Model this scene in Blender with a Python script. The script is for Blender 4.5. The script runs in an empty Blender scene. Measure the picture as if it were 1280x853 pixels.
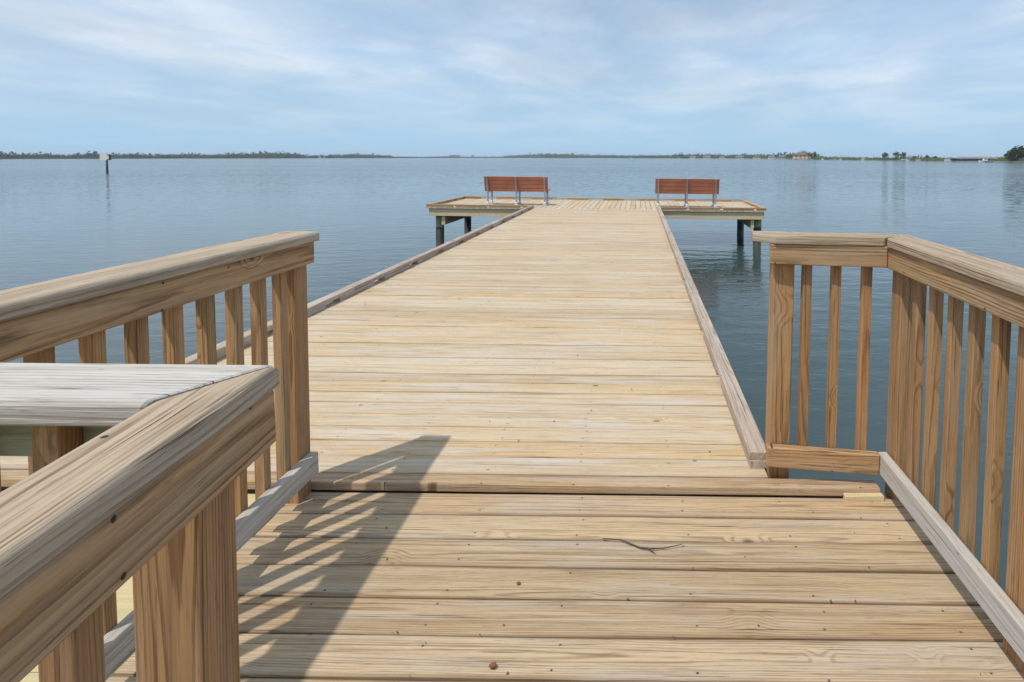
import bpy, bmesh, math, random
from mathutils import Vector, Matrix, Euler, noise as mnoise
random.seed(7)
R = math.radians
scene = bpy.context.scene
col = scene.collection
EYE = Vector((0, 0, 1.43))
TILT = 0.012
WATER = -1.0
F = 716.0

# ------------------------------------------------------------------ objects
def tag(o, label=None, cat=None, group=None, kind=None):
    if label: o['label'] = label
    if cat: o['category'] = cat
    if group: o['group'] = group
    if kind: o['kind'] = kind
    return o

def thing(name, label, cat, loc=(0, 0, 0), rz=0, group=None, tilt=True):
    """An Empty at the thing's base; the jetty's things share its slight lean to the right."""
    o = bpy.data.objects.new(name, None); col.objects.link(o)
    o.empty_display_size = 0.2
    tag(o, label, cat, group)
    if tilt:
        M = Matrix.Translation(EYE) @ Matrix.Rotation(TILT, 4, 'Y') @ Matrix.Translation(-EYE)
        o.matrix_world = M @ Matrix.Translation(loc) @ Matrix.Rotation(rz, 4, 'Z')
    else:
        o.location = loc; o.rotation_euler = (0, 0, rz)
    return o

class MB:
    """Mesh builder: verts, faces and the two per-vertex wood attributes."""
    def __init__(s):
        s.v = []; s.f = []; s.g = []; s.l = []; s.r = []; s.mi = []; s.sm = []
    def add(s, vs, fs, g=None, l=None, rnd=None, mi=0, smooth=False):
        n = len(s.v)
        s.v += [Vector(p) for p in vs]
        s.f += [tuple(n + i for i in f) for f in fs]
        s.mi += [mi] * len(fs); s.sm += [smooth] * len(fs)
        if g is None: g = [tuple(p) for p in vs]
        if l is None: l = [(-1000, 0, 0)] * len(vs)
        s.g += g; s.l += l
        rr = random.random() if rnd is None else rnd
        s.r += [rr] * len(vs)
    def build(s, name, mats, parent=None, origin=None):
        me = bpy.data.meshes.new(name)
        off = Vector(origin) if origin is not None else Vector((0, 0, 0))
        me.from_pydata([tuple(p - off) for p in s.v], [], s.f)
        a = me.attributes.new('gco', 'FLOAT_VECTOR', 'POINT'); a.data.foreach_set('vector', [c for p in s.g for c in p])
        a = me.attributes.new('lco', 'FLOAT_VECTOR', 'POINT'); a.data.foreach_set('vector', [c for p in s.l for c in p])
        a = me.attributes.new('rnd', 'FLOAT', 'POINT'); a.data.foreach_set('value', s.r)
        if not isinstance(mats, (list, tuple)): mats = [mats]
        for m in mats: me.materials.append(m)
        me.polygons.foreach_set('material_index', s.mi)
        me.polygons.foreach_set('use_smooth', s.sm)
        me.update()
        o = bpy.data.objects.new(name, me); col.objects.link(o)
        o.location = off
        if parent: o.parent = parent
        return o

def plank(mb, a, b, side, w, t, r=0.004, segs=6, warp=0.0, rs=2, cut=(0, 0), nail=None,
          taper=None, mi=0, crisp=False, edge=0.0, rnd=None, rtop=None):
    """A sawn board from a to b. side: direction of its width w; t: thickness.
    cut: mitre slopes at the two ends. nail: datum for nail positions along the board."""
    a = Vector(a); b = Vector(b); d = (b - a); L = d.length; d.normalize()
    side = Vector(side); side = (side - d * side.dot(d)).normalized()
    up = d.cross(side).normalized()
    if up.z < -0.01 or (abs(up.z) <= 0.01 and (up.x + up.y) < 0): up = -up
    rt = rtop if rtop else r
    prof = []
    for (cx, cy, a0, rr) in ((w/2, t/2, 0, rt), (-w/2, t/2, 90, rt), (-w/2, -t/2, 180, r), (w/2, -t/2, 270, r)):
        sx = 1 if cx > 0 else -1; sy = 1 if cy > 0 else -1
        for k in range(rs + 1):
            an = R(a0 + 90 * k / rs)
            prof.append((cx - sx*rr + rr*math.cos(an), cy - sy*rr + rr*math.sin(an)))
    n = len(prof)
    seed = random.uniform(0, 1000)
    py = random.uniform(-w*0.5, w*0.5); pz = random.choice((-1, 1)) * random.uniform(0.03, 0.10)
    tx = random.uniform(-0.014, 0.014); ty = random.uniform(-0.010, 0.010); xo = random.uniform(0, 60); ro = random.uniform(0, 30)
    vs = []; g = []; l = []
    # irregular spacing near the ends so eased ends read
    st = [0.0, min(0.003, L*0.1)] + [L * k / segs for k in range(1, segs)] + [L - min(0.003, L*0.1), L]
    for i, s in enumerate(st):
        f = s / L
        e = 0.0025 if (i == 0 or i == len(st)-1) else 0.0
        dz = warp * mnoise.noise(Vector((s*0.7 + seed, 1.3, 0)))
        tw = warp * 1.2 * mnoise.noise(Vector((s*0.5 + seed, 7.3, 0)))
        dy = warp * 0.6 * mnoise.noise(Vector((s*0.5 + seed, 17.3, 0)))
        for (u, v) in prof:
            uu = u * (1 - 2*e/w); vv = v * (1 - 2*e/t)
            if taper and s < taper[1]:
                q = (1 - s/taper[1]) * taper[0]
                if u * taper[2] > 0: uu -= taper[2] * q
            se = edge * mnoise.noise(Vector((s*3.1 + seed, u*40, 3))) if edge else 0
            x = s
            if i < 2: x = s + cut[0]*uu
            elif i >= len(st)-2: x = s + cut[1]*uu
            else: x = s + (cut[0]*(1-f) + cut[1]*f)*uu
            p = a + d*x + side*(uu + dy + (se if u > 0 else -se)) + up*(vv + dz + tw*u/w)
            vs.append(p)
            g.append((x + xo, u - py + ty*x, v - pz + tx*x + 0.0))
            l.append((x + (nail if nail is not None else -1000), u, v))
    fs = []
    m = len(st)
    for i in range(m - 1):
        for k in range(n):
            k2 = (k+1) % n
            fs.append((i*n+k, (i+1)*n+k, (i+1)*n+k2, i*n+k2))
    fs.append(tuple(range(n))); fs.append(tuple((m-1)*n + k for k in reversed(range(n))))
    # make sure faces point outward
    if d.cross(side).dot(up) > 0: fs = [tuple(reversed(f)) for f in fs]
    fs = [tuple(reversed(f)) for f in fs]
    mb.add(vs, fs, g, l, rnd, mi, smooth=False)

def box(mb, x0, x1, y0, y1, z0, z1, mi=0):
    vs = [(x, y, z) for z in (z0, z1) for y in (y0, y1) for x in (x0, x1)]
    fs = [(0, 2, 3, 1), (4, 5, 7, 6), (0, 1, 5, 4), (2, 6, 7, 3), (0, 4, 6, 2), (1, 3, 7, 5)]
    mb.add(vs, fs, mi=mi)

def tube(mb, pts, rad, n=10, mi=0, cap=True, smooth=True):
    pts = [Vector(p) for p in pts]
    if not isinstance(rad, (list, tuple)): rad = [rad]*len(pts)
    vs = []; fs = []
    ref = Vector((0.37, 0.11, 0.92))
    for i, p in enumerate(pts):
        d = (pts[min(i+1, len(pts)-1)] - pts[max(i-1, 0)]).normalized()
        if abs(d.dot(ref)) > 0.95: rf = Vector((1, 0, 0))
        else: rf = ref
        u = d.cross(rf).normalized(); v = d.cross(u)
        for k in range(n):
            an = 2*math.pi*k/n
            vs.append(p + (u*math.cos(an) + v*math.sin(an))*rad[i])
    for i in range(len(pts)-1):
        for k in range(n):
            k2 = (k+1) % n
            fs.append((i*n+k, i*n+k2, (i+1)*n+k2, (i+1)*n+k))
    if cap:
        fs.append(tuple(reversed(range(n)))); fs.append(tuple((len(pts)-1)*n+k for k in range(n)))
    mb.add(vs, fs, mi=mi, smooth=smooth)

# ------------------------------------------------------------------ materials
class N:
    def __init__(s, name):
        s.m = bpy.data.materials.new(name); s.m.use_nodes = True
        s.t = s.m.node_tree; s.t.nodes.clear()
        s.out = s.t.nodes.new('ShaderNodeOutputMaterial')
    def n(s, typ, **kw):
        nd = s.t.nodes.new(typ)
        for k, v in kw.items():
            if k.startswith('i_'): nd.inputs[k[2:].replace('_', ' ')].default_value = v
            else: setattr(nd, k, v)
        return nd
    def l(s, a, b): s.t.links.new(a, b)
    def math(s, op, a, b=None, c=None, clamp=False):
        nd = s.t.nodes.new('ShaderNodeMath'); nd.operation = op; nd.use_clamp = clamp
        for i, x in enumerate((a, b, c)):
            if x is None: continue
            if isinstance(x, (int, float)): nd.inputs[i].default_value = x
            else: s.l(x, nd.inputs[i])
        return nd.outputs[0]
    def ramp(s, fac, stops, interp='LINEAR'):
        nd = s.t.nodes.new('ShaderNodeValToRGB'); cr = nd.color_ramp; cr.interpolation = interp
        while len(cr.elements) < len(stops): cr.elements.new(0.5)
        for e, (p, c) in zip(cr.elements, stops):
            e.position = p
            e.color = (c, c, c, 1) if isinstance(c, (int, float)) else (*c, 1)
        s.l(fac, nd.inputs[0]); return nd.outputs[0]
    def mrange(s, v, a, b, c=0.0, d=1.0, typ='SMOOTHSTEP'):
        nd = s.t.nodes.new('ShaderNodeMapRange'); nd.interpolation_type = typ
        s.l(v, nd.inputs[0])
        for i, x in zip((1, 2, 3, 4), (a, b, c, d)): nd.inputs[i].default_value = x
        return nd.outputs[0]
    def mix(s, fac, a, b, blend='MIX'):
        nd = s.t.nodes.new('ShaderNodeMix'); nd.data_type = 'RGBA'; nd.blend_type = blend
        for i, x in ((0, fac), (6, a), (7, b)):
            if isinstance(x, (int, float)): nd.inputs[i].default_value = x
            elif isinstance(x, tuple): nd.inputs[i].default_value = (*x, 1)
            else: s.l(x, nd.inputs[i])
        return nd.outputs[2]
    def vscale(s, v, sc):
        nd = s.t.nodes.new('ShaderNodeVectorMath'); nd.operation = 'MULTIPLY'
        s.l(v, nd.inputs[0]); nd.inputs[1].default_value = sc; return nd.outputs[0]
    def noise(s, v, scale, detail=3, rough=0.5, dim='3D'):
        nd = s.t.nodes.new('ShaderNodeTexNoise'); nd.noise_dimensions = dim
        s.l(v, nd.inputs['Vector']); nd.inputs['Scale'].default_value = scale
        nd.inputs['Detail'].default_value = detail; nd.inputs['Roughness'].default_value = rough
        return nd.outputs['Fac']

def wood(name, light, dark, tints, grey=(0.46, 0.43, 0.40), greyamt=0.5, contrast=0.7, pitch=0.0055,
         green=0.0, bump=0.5, knots=0.4, joist=0.405, stain=0.35, edge=0.0, streak=0.5, nailp=0.55):
    s = N(name)
    ga = s.n('ShaderNodeAttribute', attribute_name='gco').outputs['Vector']
    la = s.n('ShaderNodeAttribute', attribute_name='lco').outputs['Vector']
    rn = s.n('ShaderNodeAttribute', attribute_name='rnd').outputs['Fac']
    g = ga
    sep = s.n('ShaderNodeSeparateXYZ'); s.l(g, sep.inputs[0])
    gx, gy, gz = sep.outputs
    # pith distance
    r2 = s.math('ADD', s.math('MULTIPLY', gy, gy), s.math('MULTIPLY', gz, gz))
    r = s.math('SQRT', r2)
    w1 = s.noise(s.vscale(g, (0.6, 4, 4)), 1.5, 2)
    w2 = s.noise(s.vscale(g, (4, 60, 60)), 1.0, 3, 0.6)
    r = s.math('ADD', r, s.math('MULTIPLY', w1, 0.030))
    r = s.math('ADD', r, s.math('MULTIPLY', w2, 0.0045))
    # knots
    vor = s.n('ShaderNodeTexVoronoi', feature='F1', voronoi_dimensions='3D')
    kd = s.n('ShaderNodeVectorMath', operation='ADD')
    s.l(s.vscale(g, (1.0, 1.5, 0.15)), kd.inputs[0])
    nz = s.n('ShaderNodeTexNoise'); s.l(g, nz.inputs['Vector']); nz.inputs['Scale'].default_value = 40
    s.l(s.vscale(nz.outputs['Color'], (0.008, 0.008, 0)), kd.inputs[1])
    s.l(kd.outputs[0], vor.inputs['Vector']); vor.inputs['Scale'].default_value = 4.2
    vd = vor.outputs['Distance']
    has = s.math('LESS_THAN', _red(s, vor.outputs['Color']), knots)
    size = s.math('MULTIPLY_ADD', _green(s, vor.outputs['Color']), 0.55, 0.6)
    kq = s.math('DIVIDE', vd, size)
    hump = s.math('MULTIPLY', s.mrange(kq, 0.06, 0.42, 1, 0), has)
    r = s.math('ADD', r, s.math('MULTIPLY', hump, 0.014))
    kn = s.math('MULTIPLY', s.mrange(kq, 0.045, 0.085, 1, 0), has)
    krim = s.math('MULTIPLY', s.mrange(s.math('ABSOLUTE', s.math('SUBTRACT', kq, 0.075)), 0.0, 0.02, 1, 0), has)
    # growth rings
    ph = s.math('FRACT', s.math('DIVIDE', r, pitch))
    ring = s.ramp(ph, [(0.0, 0.10), (0.15, 0.0), (0.55, 0.12), (0.74, 0.9), (0.92, 1.0), (1.0, 0.10)])
    # rings fade in and out in broad bands
    band = s.mrange(s.noise(s.vscale(g, (0.8, 22, 22)), 1.5, 3), 0.32, 0.62, 0.25, 1.0)
    ring = s.math('MULTIPLY', ring, band)
    fib = s.noise(s.vscale(g, (6, 260, 260)), 1.0, 3, 0.65)
    fib2 = s.noise(s.vscale(g, (1.8, 95, 95)), 1.0, 4, 0.7)
    fac = s.math('ADD', s.math('MULTIPLY', ring, contrast), s.math('MULTIPLY', s.math('SUBTRACT', fib, 0.5), 1.1))
    fac = s.math('ADD', fac, s.math('MULTIPLY', s.math('SUBTRACT', fib2, 0.5), 1.25))
    fac = s.math('ADD', fac, 0.04, clamp=True)
    c = s.mix(fac, light, dark)
    # per-board tint
    tint = s.ramp(rn, [(i/(len(tints)-1), t) for i, t in enumerate(tints)])
    c = s.mix(1.0, c, tint, 'MULTIPLY')
    # broad honey-coloured and silvered zones
    z1 = s.mrange(s.noise(s.vscale(g, (1.1, 9, 9)), 1.3, 4, 0.6), 0.42, 0.72)
    c = s.mix(s.math('MULTIPLY', z1, greyamt), c, grey)
    z2 = s.mrange(s.noise(s.vscale(g, (1.6, 16, 16)), 1.7, 4, 0.6), 0.5, 0.78)
    c = s.mix(s.math('MULTIPLY', z2, stain), c, s_mul(dark, 1.0), 'MIX')
    # long weather streaks that follow the grain, brown and silver
    k1 = s.mrange(s.noise(s.vscale(g, (0.9, 55, 55)), 1.0, 4, 0.65), 0.50, 0.68)
    c = s.mix(s.math('MULTIPLY', k1, streak), c, s_mul(dark, 0.9))
    k2 = s.mrange(s.noise(s.vscale(g, (0.7, 38, 38)), 1.37, 4, 0.65), 0.52, 0.70)
    c = s.mix(s.math('MULTIPLY', k2, streak*0.9), c, s_mul(light, 1.12))
    po = s.mrange(s.noise(s.vscale(g, (14, 330, 330)), 1.0, 2, 0.6), 0.60, 0.68)
    c = s.mix(s.math('MULTIPLY', po, 0.40), c, s_mul(dark, 0.55))
    # dark mildew specks and smudges
    sp = s.mrange(s.noise(s.vscale(g, (22, 60, 60)), 1.0, 4, 0.65), 0.66, 0.76)
    c = s.mix(s.math('MULTIPLY', sp, 0.35), c, (0.16, 0.13, 0.10))
    sc_ = s.math('MULTIPLY', s.mrange(s.noise(s.vscale(g, (1.3, 30, 30)), 1.0, 5, 0.7), 0.54, 0.70),
                s.mrange(s.noise(s.vscale(g, (1.0, 6, 6)), 0.9, 2), 0.40, 0.60))
    c = s.mix(s.math('MULTIPLY', sc_, 0.32), c, s_mul(grey, 1.18))
    # rust-brown resin stains
    rs_ = s.mrange(s.noise(s.vscale(g, (3.2, 24, 24)), 1.0, 4, 0.65), 0.66, 0.78)
    c = s.mix(s.math('MULTIPLY', rs_, 0.45), c, (0.30, 0.155, 0.075))
    # drying checks: thin dark lines that start and stop
    ck = s.math('MULTIPLY', s.mrange(s.noise(s.vscale(g, (2.2, 190, 190)), 1.0, 1), 0.66, 0.73),
                s.mrange(s.noise(s.vscale(g, (2.0, 12, 12)), 1.0, 1), 0.52, 0.62))
    c = s.mix(s.math('MULTIPLY', ck, 0.85), c, (0.10, 0.075, 0.055))
    if green > 0:
        gm = s.mrange(s.noise(s.vscale(g, (1.0, 12, 12)), 1.0, 3), 0.5, 0.75)
        c = s.mix(s.math('MULTIPLY', gm, green), c, (0.20, 0.24, 0.13))
    c = s.mix(s.math('MULTIPLY', kn, 0.85), c, s_mul(dark, 0.55))
    c = s.mix(s.math('MULTIPLY', krim, 0.7), c, (0.12, 0.075, 0.05))
    # nails: pairs over each joist
    sl = s.n('ShaderNodeSeparateXYZ'); s.l(la, sl.inputs[0])
    jn = s.n('ShaderNodeTexWhiteNoise', noise_dimensions='2D')
    cm = s.n('ShaderNodeCombineXYZ')
    idx = s.math('FLOOR', s.math('DIVIDE', sl.outputs[0], joist))
    s.l(s.math('ADD', idx, s.math('MULTIPLY', rn, 91.7)), cm.inputs[0])
    s.l(s.math('SIGN', sl.outputs[1]), cm.inputs[1]); s.l(cm.outputs[0], jn.inputs['Vector'])
    jx = _red(s, jn.outputs['Color']); jy = _green(s, jn.outputs['Color'])
    fx = s.math('SUBTRACT', s.math('SUBTRACT', sl.outputs[0], s.math('MULTIPLY', idx, joist)), s.math('MULTIPLY_ADD', jx, 0.024, joist/2 - 0.012))
    fy = s.math('SUBTRACT', s.math('ABSOLUTE', sl.outputs[1]), s.math('MULTIPLY_ADD', jy, 0.018, 0.030))
    dn = s.math('SQRT', s.math('ADD', s.math('MULTIPLY', fx, fx), s.math('MULTIPLY', fy, fy)))
    jb = _sepc(s, jn.outputs['Color']).outputs[2]
    here = s.math('MULTIPLY', s.math('GREATER_THAN', sl.outputs[0], -500.0), s.math('LESS_THAN', jb, nailp))
    nl = s.math('MULTIPLY', s.mrange(dn, 0.0022, 0.0042, 1, 0), here)
    nstain = s.mrange(s.math('ADD', s.math('ABSOLUTE', s.math('MULTIPLY', fx, 0.35)), s.math('ABSOLUTE', fy)), 0.002, 0.008, 1, 0)
    nstain = s.math('MULTIPLY', nstain, here)
    c = s.mix(s.math('MULTIPLY', nstain, 0.22), c, (0.13, 0.11, 0.10))
    if edge > 0:
        en = s.noise(s.vscale(g, (2.5, 20, 20)), 1.0, 3)
        em = s.mrange(s.math('ADD', s.math('ABSOLUTE', sl.outputs[1]), s.math('MULTIPLY', en, 0.016)), 0.066, 0.075)
        eg = s.mrange(s.noise(s.vscale(g, (0.8, 8, 8)), 1.3, 3), 0.40, 0.62, 0.25, 1.0)
        c = s.mix(s.math('MULTIPLY', s.math('MULTIPLY', em, eg), edge), c, (0.17, 0.105, 0.062))
    c = s.mix(nl, c, (0.035, 0.03, 0.028))
    bs = s.n('ShaderNodeBsdfPrincipled')
    s.l(c, bs.inputs['Base Color'])
    s.l(s.math('MULTIPLY_ADD', fib2, 0.2, 0.62), bs.inputs['Roughness'])
    bs.inputs['Specular IOR Level'].default_value = 0.25
    h = s.math('ADD', s.math('MULTIPLY', ring, 0.45), s.math('MULTIPLY', fib, 0.5))
    h = s.math('SUBTRACT', h, s.math('MULTIPLY', ck, 2.5))
    h = s.math('SUBTRACT', h, s.math('MULTIPLY', nl, 2.5))
    bp = s.n('ShaderNodeBump'); bp.inputs['Strength'].default_value = bump; bp.inputs['Distance'].default_value = 0.0015
    s.l(h, bp.inputs['Height']); s.l(bp.outputs[0], bs.inputs['Normal'])
    s.l(bs.outputs[0], s.out.inputs[0])
    return s.m

def _sepc(s, c):
    nd = s.t.nodes.new('ShaderNodeSeparateColor'); s.l(c, nd.inputs[0]); return nd
def _red(s, c): return _sepc(s, c).outputs[0]
def _green(s, c): return _sepc(s, c).outputs[1]
def s_mul(c, k): return tuple(x*k for x in c)

def plain(name, c, rough=0.6, metal=0.0, nscale=8, namt=0.25, spec=0.4, c2=None, coord='Object', bump=0.0):
    s = N(name)
    tc = s.n('ShaderNodeTexCoord').outputs[coord]
    f = s.noise(tc, nscale, 5, 0.6)
    f = s.mrange(f, 0.3, 0.7)
    cc = s.mix(f, c, c2 if c2 else s_mul(c, 1 - namt))
    bs = s.n('ShaderNodeBsdfPrincipled'); s.l(cc, bs.inputs['Base Color'])
    bs.inputs['Roughness'].default_value = rough; bs.inputs['Metallic'].default_value = metal
    bs.inputs['Specular IOR Level'].default_value = spec
    if bump:
        bp = s.n('ShaderNodeBump'); bp.inputs['Strength'].default_value = bump; bp.inputs['Distance'].default_value = 0.01
        s.l(f, bp.inputs['Height']); s.l(bp.outputs[0], bs.inputs['Normal'])
    s.l(bs.outputs[0], s.out.inputs[0])
    return s.m

TN = [(1.0, .97, .92), (0.90, .86, .80), (1.04, .97, .86), (0.84, .80, .76), (1.06, 1.04, 1.02), (0.97, .86, .74), (1.02, .96, .92), (0.86, .78, .68), (1.08, 1.03, .96), (0.92, .90, .88)]
TP = [(1.0, .97, .92), (0.88, .83, .76), (1.04, .97, .82), (1.08, 1.09, 1.12), (0.95, .94, .94), (1.0, .86, .66), (1.10, 1.08, 1.06), (0.90, .86, .82), (1.04, 1.02, 1.02), (0.98, .90, .78), (1.12, 1.12, 1.14), (.93, .88, .80), (1.05, .98, .90)]
M = {}
M['deck'] = wood('weathered_deck_boards', (0.53, 0.405, 0.255), (0.195, 0.118, 0.062), TN, grey=(0.45, 0.395, 0.325), greyamt=0.55, contrast=0.68, pitch=0.0065, bump=0.8, edge=0.65, streak=0.44, knots=0.42)
M['pier'] = wood('bleached_pier_boards', (0.575, 0.455, 0.300), (0.30, 0.195, 0.105), TP, grey=(0.57, 0.52, 0.46), greyamt=0.7, contrast=0.5, pitch=0.0065, bump=0.6, stain=0.25, edge=0.32, streak=0.32, knots=0.42)
M['fresh'] = wood('fresh_yellow_boards', (0.62, 0.52, 0.30), (0.46, 0.36, 0.17), [(1, 1, 1), (.95, .95, .9), (1, 1, .95)], greyamt=0.1, contrast=0.35, green=0.25, streak=0.2)
M['cap'] = wood('silvered_handrail', (0.50, 0.385, 0.265), (0.15, 0.090, 0.050), [(1, 1, 1), (.95, .93, .9), (1.0, .98, .95)], grey=(0.46, 0.41, 0.345), greyamt=0.55, contrast=0.8, pitch=0.0062, bump=1.4, knots=0.3, joist=0.61, streak=0.34, nailp=0.5)
M['pale'] = wood('sheen_pale_handrail', (0.56, 0.51, 0.44), (0.22, 0.165, 0.12), [(1, 1, 1), (.97, .97, .96)], grey=(0.55, 0.525, 0.49), greyamt=0.65, contrast=0.6, pitch=0.0068, bump=1.4, knots=0.35, joist=0.61, streak=0.3, nailp=0.5)  # crosswise near handrail: glancing sheen painted in as a paler wood colour
M['side'] = wood('brown_rail_boards', (0.50, 0.325, 0.175), (0.14, 0.072, 0.032), [(1, 1, 1), (.92, .90, .86), (1.05, .98, .90), (.95, .95, .92)], grey=(0.42, 0.35, 0.25), greyamt=0.4, contrast=0.82, pitch=0.0075, bump=1.3, green=0.12, knots=0.35, streak=0.34, nailp=0.6, joist=0.255)
M['post'] = wood('orange_brown_posts', (0.49, 0.285, 0.135), (0.16, 0.080, 0.034), [(1, 1, 1), (.88, .86, .83), (1.08, .93, .80), (.93, .97, .92), (.80, .74, .70), (1.05, 1.0, .9)], grey=(0.44, 0.35, 0.25), greyamt=0.3, contrast=0.72, pitch=0.0068, bump=1.0, green=0.2, knots=0.16, streak=0.32)
M['toe'] = wood('grey_kick_boards', (0.56, 0.51, 0.45), (0.27, 0.22, 0.17), [(1, 1, 1), (.93, .92, .9), (1.03, 1.0, .95)], grey=(0.54, 0.54, 0.53), greyamt=0.85, contrast=0.55, bump=0.9, joist=0.61, streak=0.4)
M['curb'] = wood('pier_curb_timber', (0.50, 0.41, 0.33), (0.20, 0.13, 0.09), [(1, 1, 1), (.85, .80, .74), (1.05, 1.03, 1.0), (.72, .66, .62), (1.0, .85, .7)], grey=(0.50, 0.48, 0.46), greyamt=0.75, contrast=0.7, bump=0.8, streak=0.55)
M['curbw'] = wood('golden_brown_curb', (0.52, 0.36, 0.21), (0.19, 0.105, 0.05), [(1, 1, 1), (.85, .78, .70), (1.1, 1.12, 1.1), (.75, .62, .52), (1.05, .85, .65)], grey=(0.46, 0.40, 0.33), greyamt=0.5, contrast=0.7, bump=0.8, streak=0.5)
M['fascia'] = wood('treated_fascia', (0.72, 0.57, 0.34), (0.46, 0.31, 0.16), [(1, 1, 1), (.95, .95, .9)], greyamt=0.3, contrast=0.4, green=0.0, streak=0.3)
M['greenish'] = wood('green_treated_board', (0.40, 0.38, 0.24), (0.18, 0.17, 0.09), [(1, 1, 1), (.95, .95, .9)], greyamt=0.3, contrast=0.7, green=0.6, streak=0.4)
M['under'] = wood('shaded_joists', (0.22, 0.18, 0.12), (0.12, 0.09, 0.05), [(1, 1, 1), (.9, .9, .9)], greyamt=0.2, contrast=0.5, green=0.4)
M['slat'] = plain('terracotta_slats', (0.47, 0.165, 0.085), 0.5, nscale=3, namt=0.22)
M['alu'] = plain('cast_aluminium', (0.42, 0.43, 0.46), 0.42, 0.6, nscale=20, namt=0.15)
M['foot'] = plain('pale_foot_plate', (0.62, 0.63, 0.65), 0.5, 0.3, nscale=20, namt=0.1)

# piling: pale green above, black tar and growth below the tide line
def piling_mat():
    s = N('piling_timber')
    pos = s.n('ShaderNodeNewGeometry').outputs['Position']
    sp = s.n('ShaderNodeSeparateXYZ'); s.l(pos, sp.inputs[0])
    nz = s.noise(pos, 9, 4)
    h = s.math('ADD', sp.outputs[2], s.math('MULTIPLY', nz, 0.12))
    f = s.mrange(h, -0.43, -0.36)
    st = s.noise(s.vscale(pos, (30, 30, 1.5)), 1, 4)
    dry = s.mix(st, (0.30, 0.33, 0.22), (0.16, 0.18, 0.11))
    wet = s.mix(nz, (0.012, 0.013, 0.012), (0.035, 0.035, 0.028))
    low = s.mrange(h, -0.90, -0.72)
    wet = s.mix(low, (0.06, 0.06, 0.035), wet)
    bs = s.n('ShaderNodeBsdfPrincipled'); s.l(s.mix(f, wet, dry), bs.inputs['Base Color'])
    bs.inputs['Roughness'].default_value = 0.7
    s.l(bs.outputs[0], s.out.inputs[0]); return s.m
M['pile'] = piling_mat()

# ------------------------------------------------------------------ water
def water_mat():
    s = N('bay_water')
    pos = s.n('ShaderNodeNewGeometry').outputs['Position']
    def w(sc, sx, sy, rot, det=3, rough=0.55):
        mp = s.n('ShaderNodeMapping'); mp.inputs['Rotation'].default_value = (0, 0, rot); mp.inputs['Scale'].default_value = (sx, sy, 1)
        s.l(pos, mp.inputs[0]); return s.noise(mp.outputs[0], sc, det, rough)
    a = w(0.9, 0.32, 1.0, 0.10, 3)        # long low swell lines across the view
    b = w(3.0, 0.5, 1.0, -0.30, 3)        # ripples
    c = w(11.0, 0.6, 1.0, 0.22, 3, 0.6)   # small ripples
    patch = s.mrange(w(0.035, 0.25, 1.0, 0.05, 3), 0.35, 0.68, 0.55, 1.0)
    h = s.math('ADD', s.math('MULTIPLY', a, 0.050), s.math('MULTIPLY', b, 0.044))
    h = s.math('ADD', h, s.math('MULTIPLY', c, 0.0085))
    far_ = s.n('ShaderNodeVectorMath', operation='LENGTH'); s.l(pos, far_.inputs[0])
    h = s.math('MULTIPLY', h, s.math('MULTIPLY', patch, s.mrange(far_.outputs['Value'], 18, 140, 0.75, 2.6)))
    bp = s.n('ShaderNodeBump'); bp.inputs['Strength'].default_value = 1.0; bp.inputs['Distance'].default_value = WAVE
    s.l(h, bp.inputs['Height'])
    bs = s.n('ShaderNodeBsdfPrincipled')
    cc = s.mix(w(0.05, 0.4, 1, 0.3, 3), (0.036, 0.060, 0.060), (0.052, 0.076, 0.074))
    s.l(cc, bs.inputs['Base Color'])
    ln = s.n('ShaderNodeVectorMath', operation='LENGTH'); s.l(pos, ln.inputs[0]); s.l(s.mrange(ln.outputs['Value'], 20, 120, 0.035, 0.10), bs.inputs['Roughness']); bs.inputs['IOR'].default_value = 1.333
    # open water: wavelets finer than the bump node can resolve at a distance, as direct slopes
    mp = s.n('ShaderNodeMapping'); mp.inputs['Scale'].default_value = (1.6, 3.2, 1); s.l(pos, mp.inputs[0])
    nt_ = s.n('ShaderNodeTexNoise'); s.l(mp.outputs[0], nt_.inputs['Vector']); nt_.inputs['Scale'].default_value = 1.0; nt_.inputs['Detail'].default_value = 3
    sb = s.n('ShaderNodeVectorMath', operation='SUBTRACT'); s.l(nt_.outputs['Color'], sb.inputs[0]); sb.inputs[1].default_value = (0.5, 0.5, 0.5)
    sc = s.n('ShaderNodeVectorMath', operation='MULTIPLY'); s.l(sb.outputs[0], sc.inputs[0]); sc.inputs[1].default_value = (1.9, 1.7, 0)
    am = s.n('ShaderNodeVectorMath', operation='SCALE'); s.l(sc.outputs[0], am.inputs[0])
    s.l(s.math('MULTIPLY', s.mrange(far_.outputs['Value'], 14, 90, 0.0, 1.0), patch), am.inputs['Scale'])
    ad = s.n('ShaderNodeVectorMath', operation='ADD'); s.l(bp.outputs[0], ad.inputs[0]); s.l(am.outputs[0], ad.inputs[1])
    nm = s.n('ShaderNodeVectorMath', operation='NORMALIZE'); s.l(ad.outputs[0], nm.inputs[0])
    s.l(nm.outputs[0], bs.inputs['Normal']); s.l(bs.outputs[0], s.out.inputs[0]); return s.m
WAVE = 0.9
mb = MB()
ys = [-30, 0, 30, 100, 400, 1500, 4200]; xs = [-4200, -1000, -200, -40, 0, 40, 200, 1000, 4200]
vs = [(x, y, WATER) for y in ys for x in xs]; nx = len(xs)
mb.add(vs, [(j*nx+i, j*nx+i+1, (j+1)*nx+i+1, (j+1)*nx+i) for j in range(len(ys)-1) for i in range(nx-1)])
tag(mb.build('water', water_mat()), kind='structure')

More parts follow.
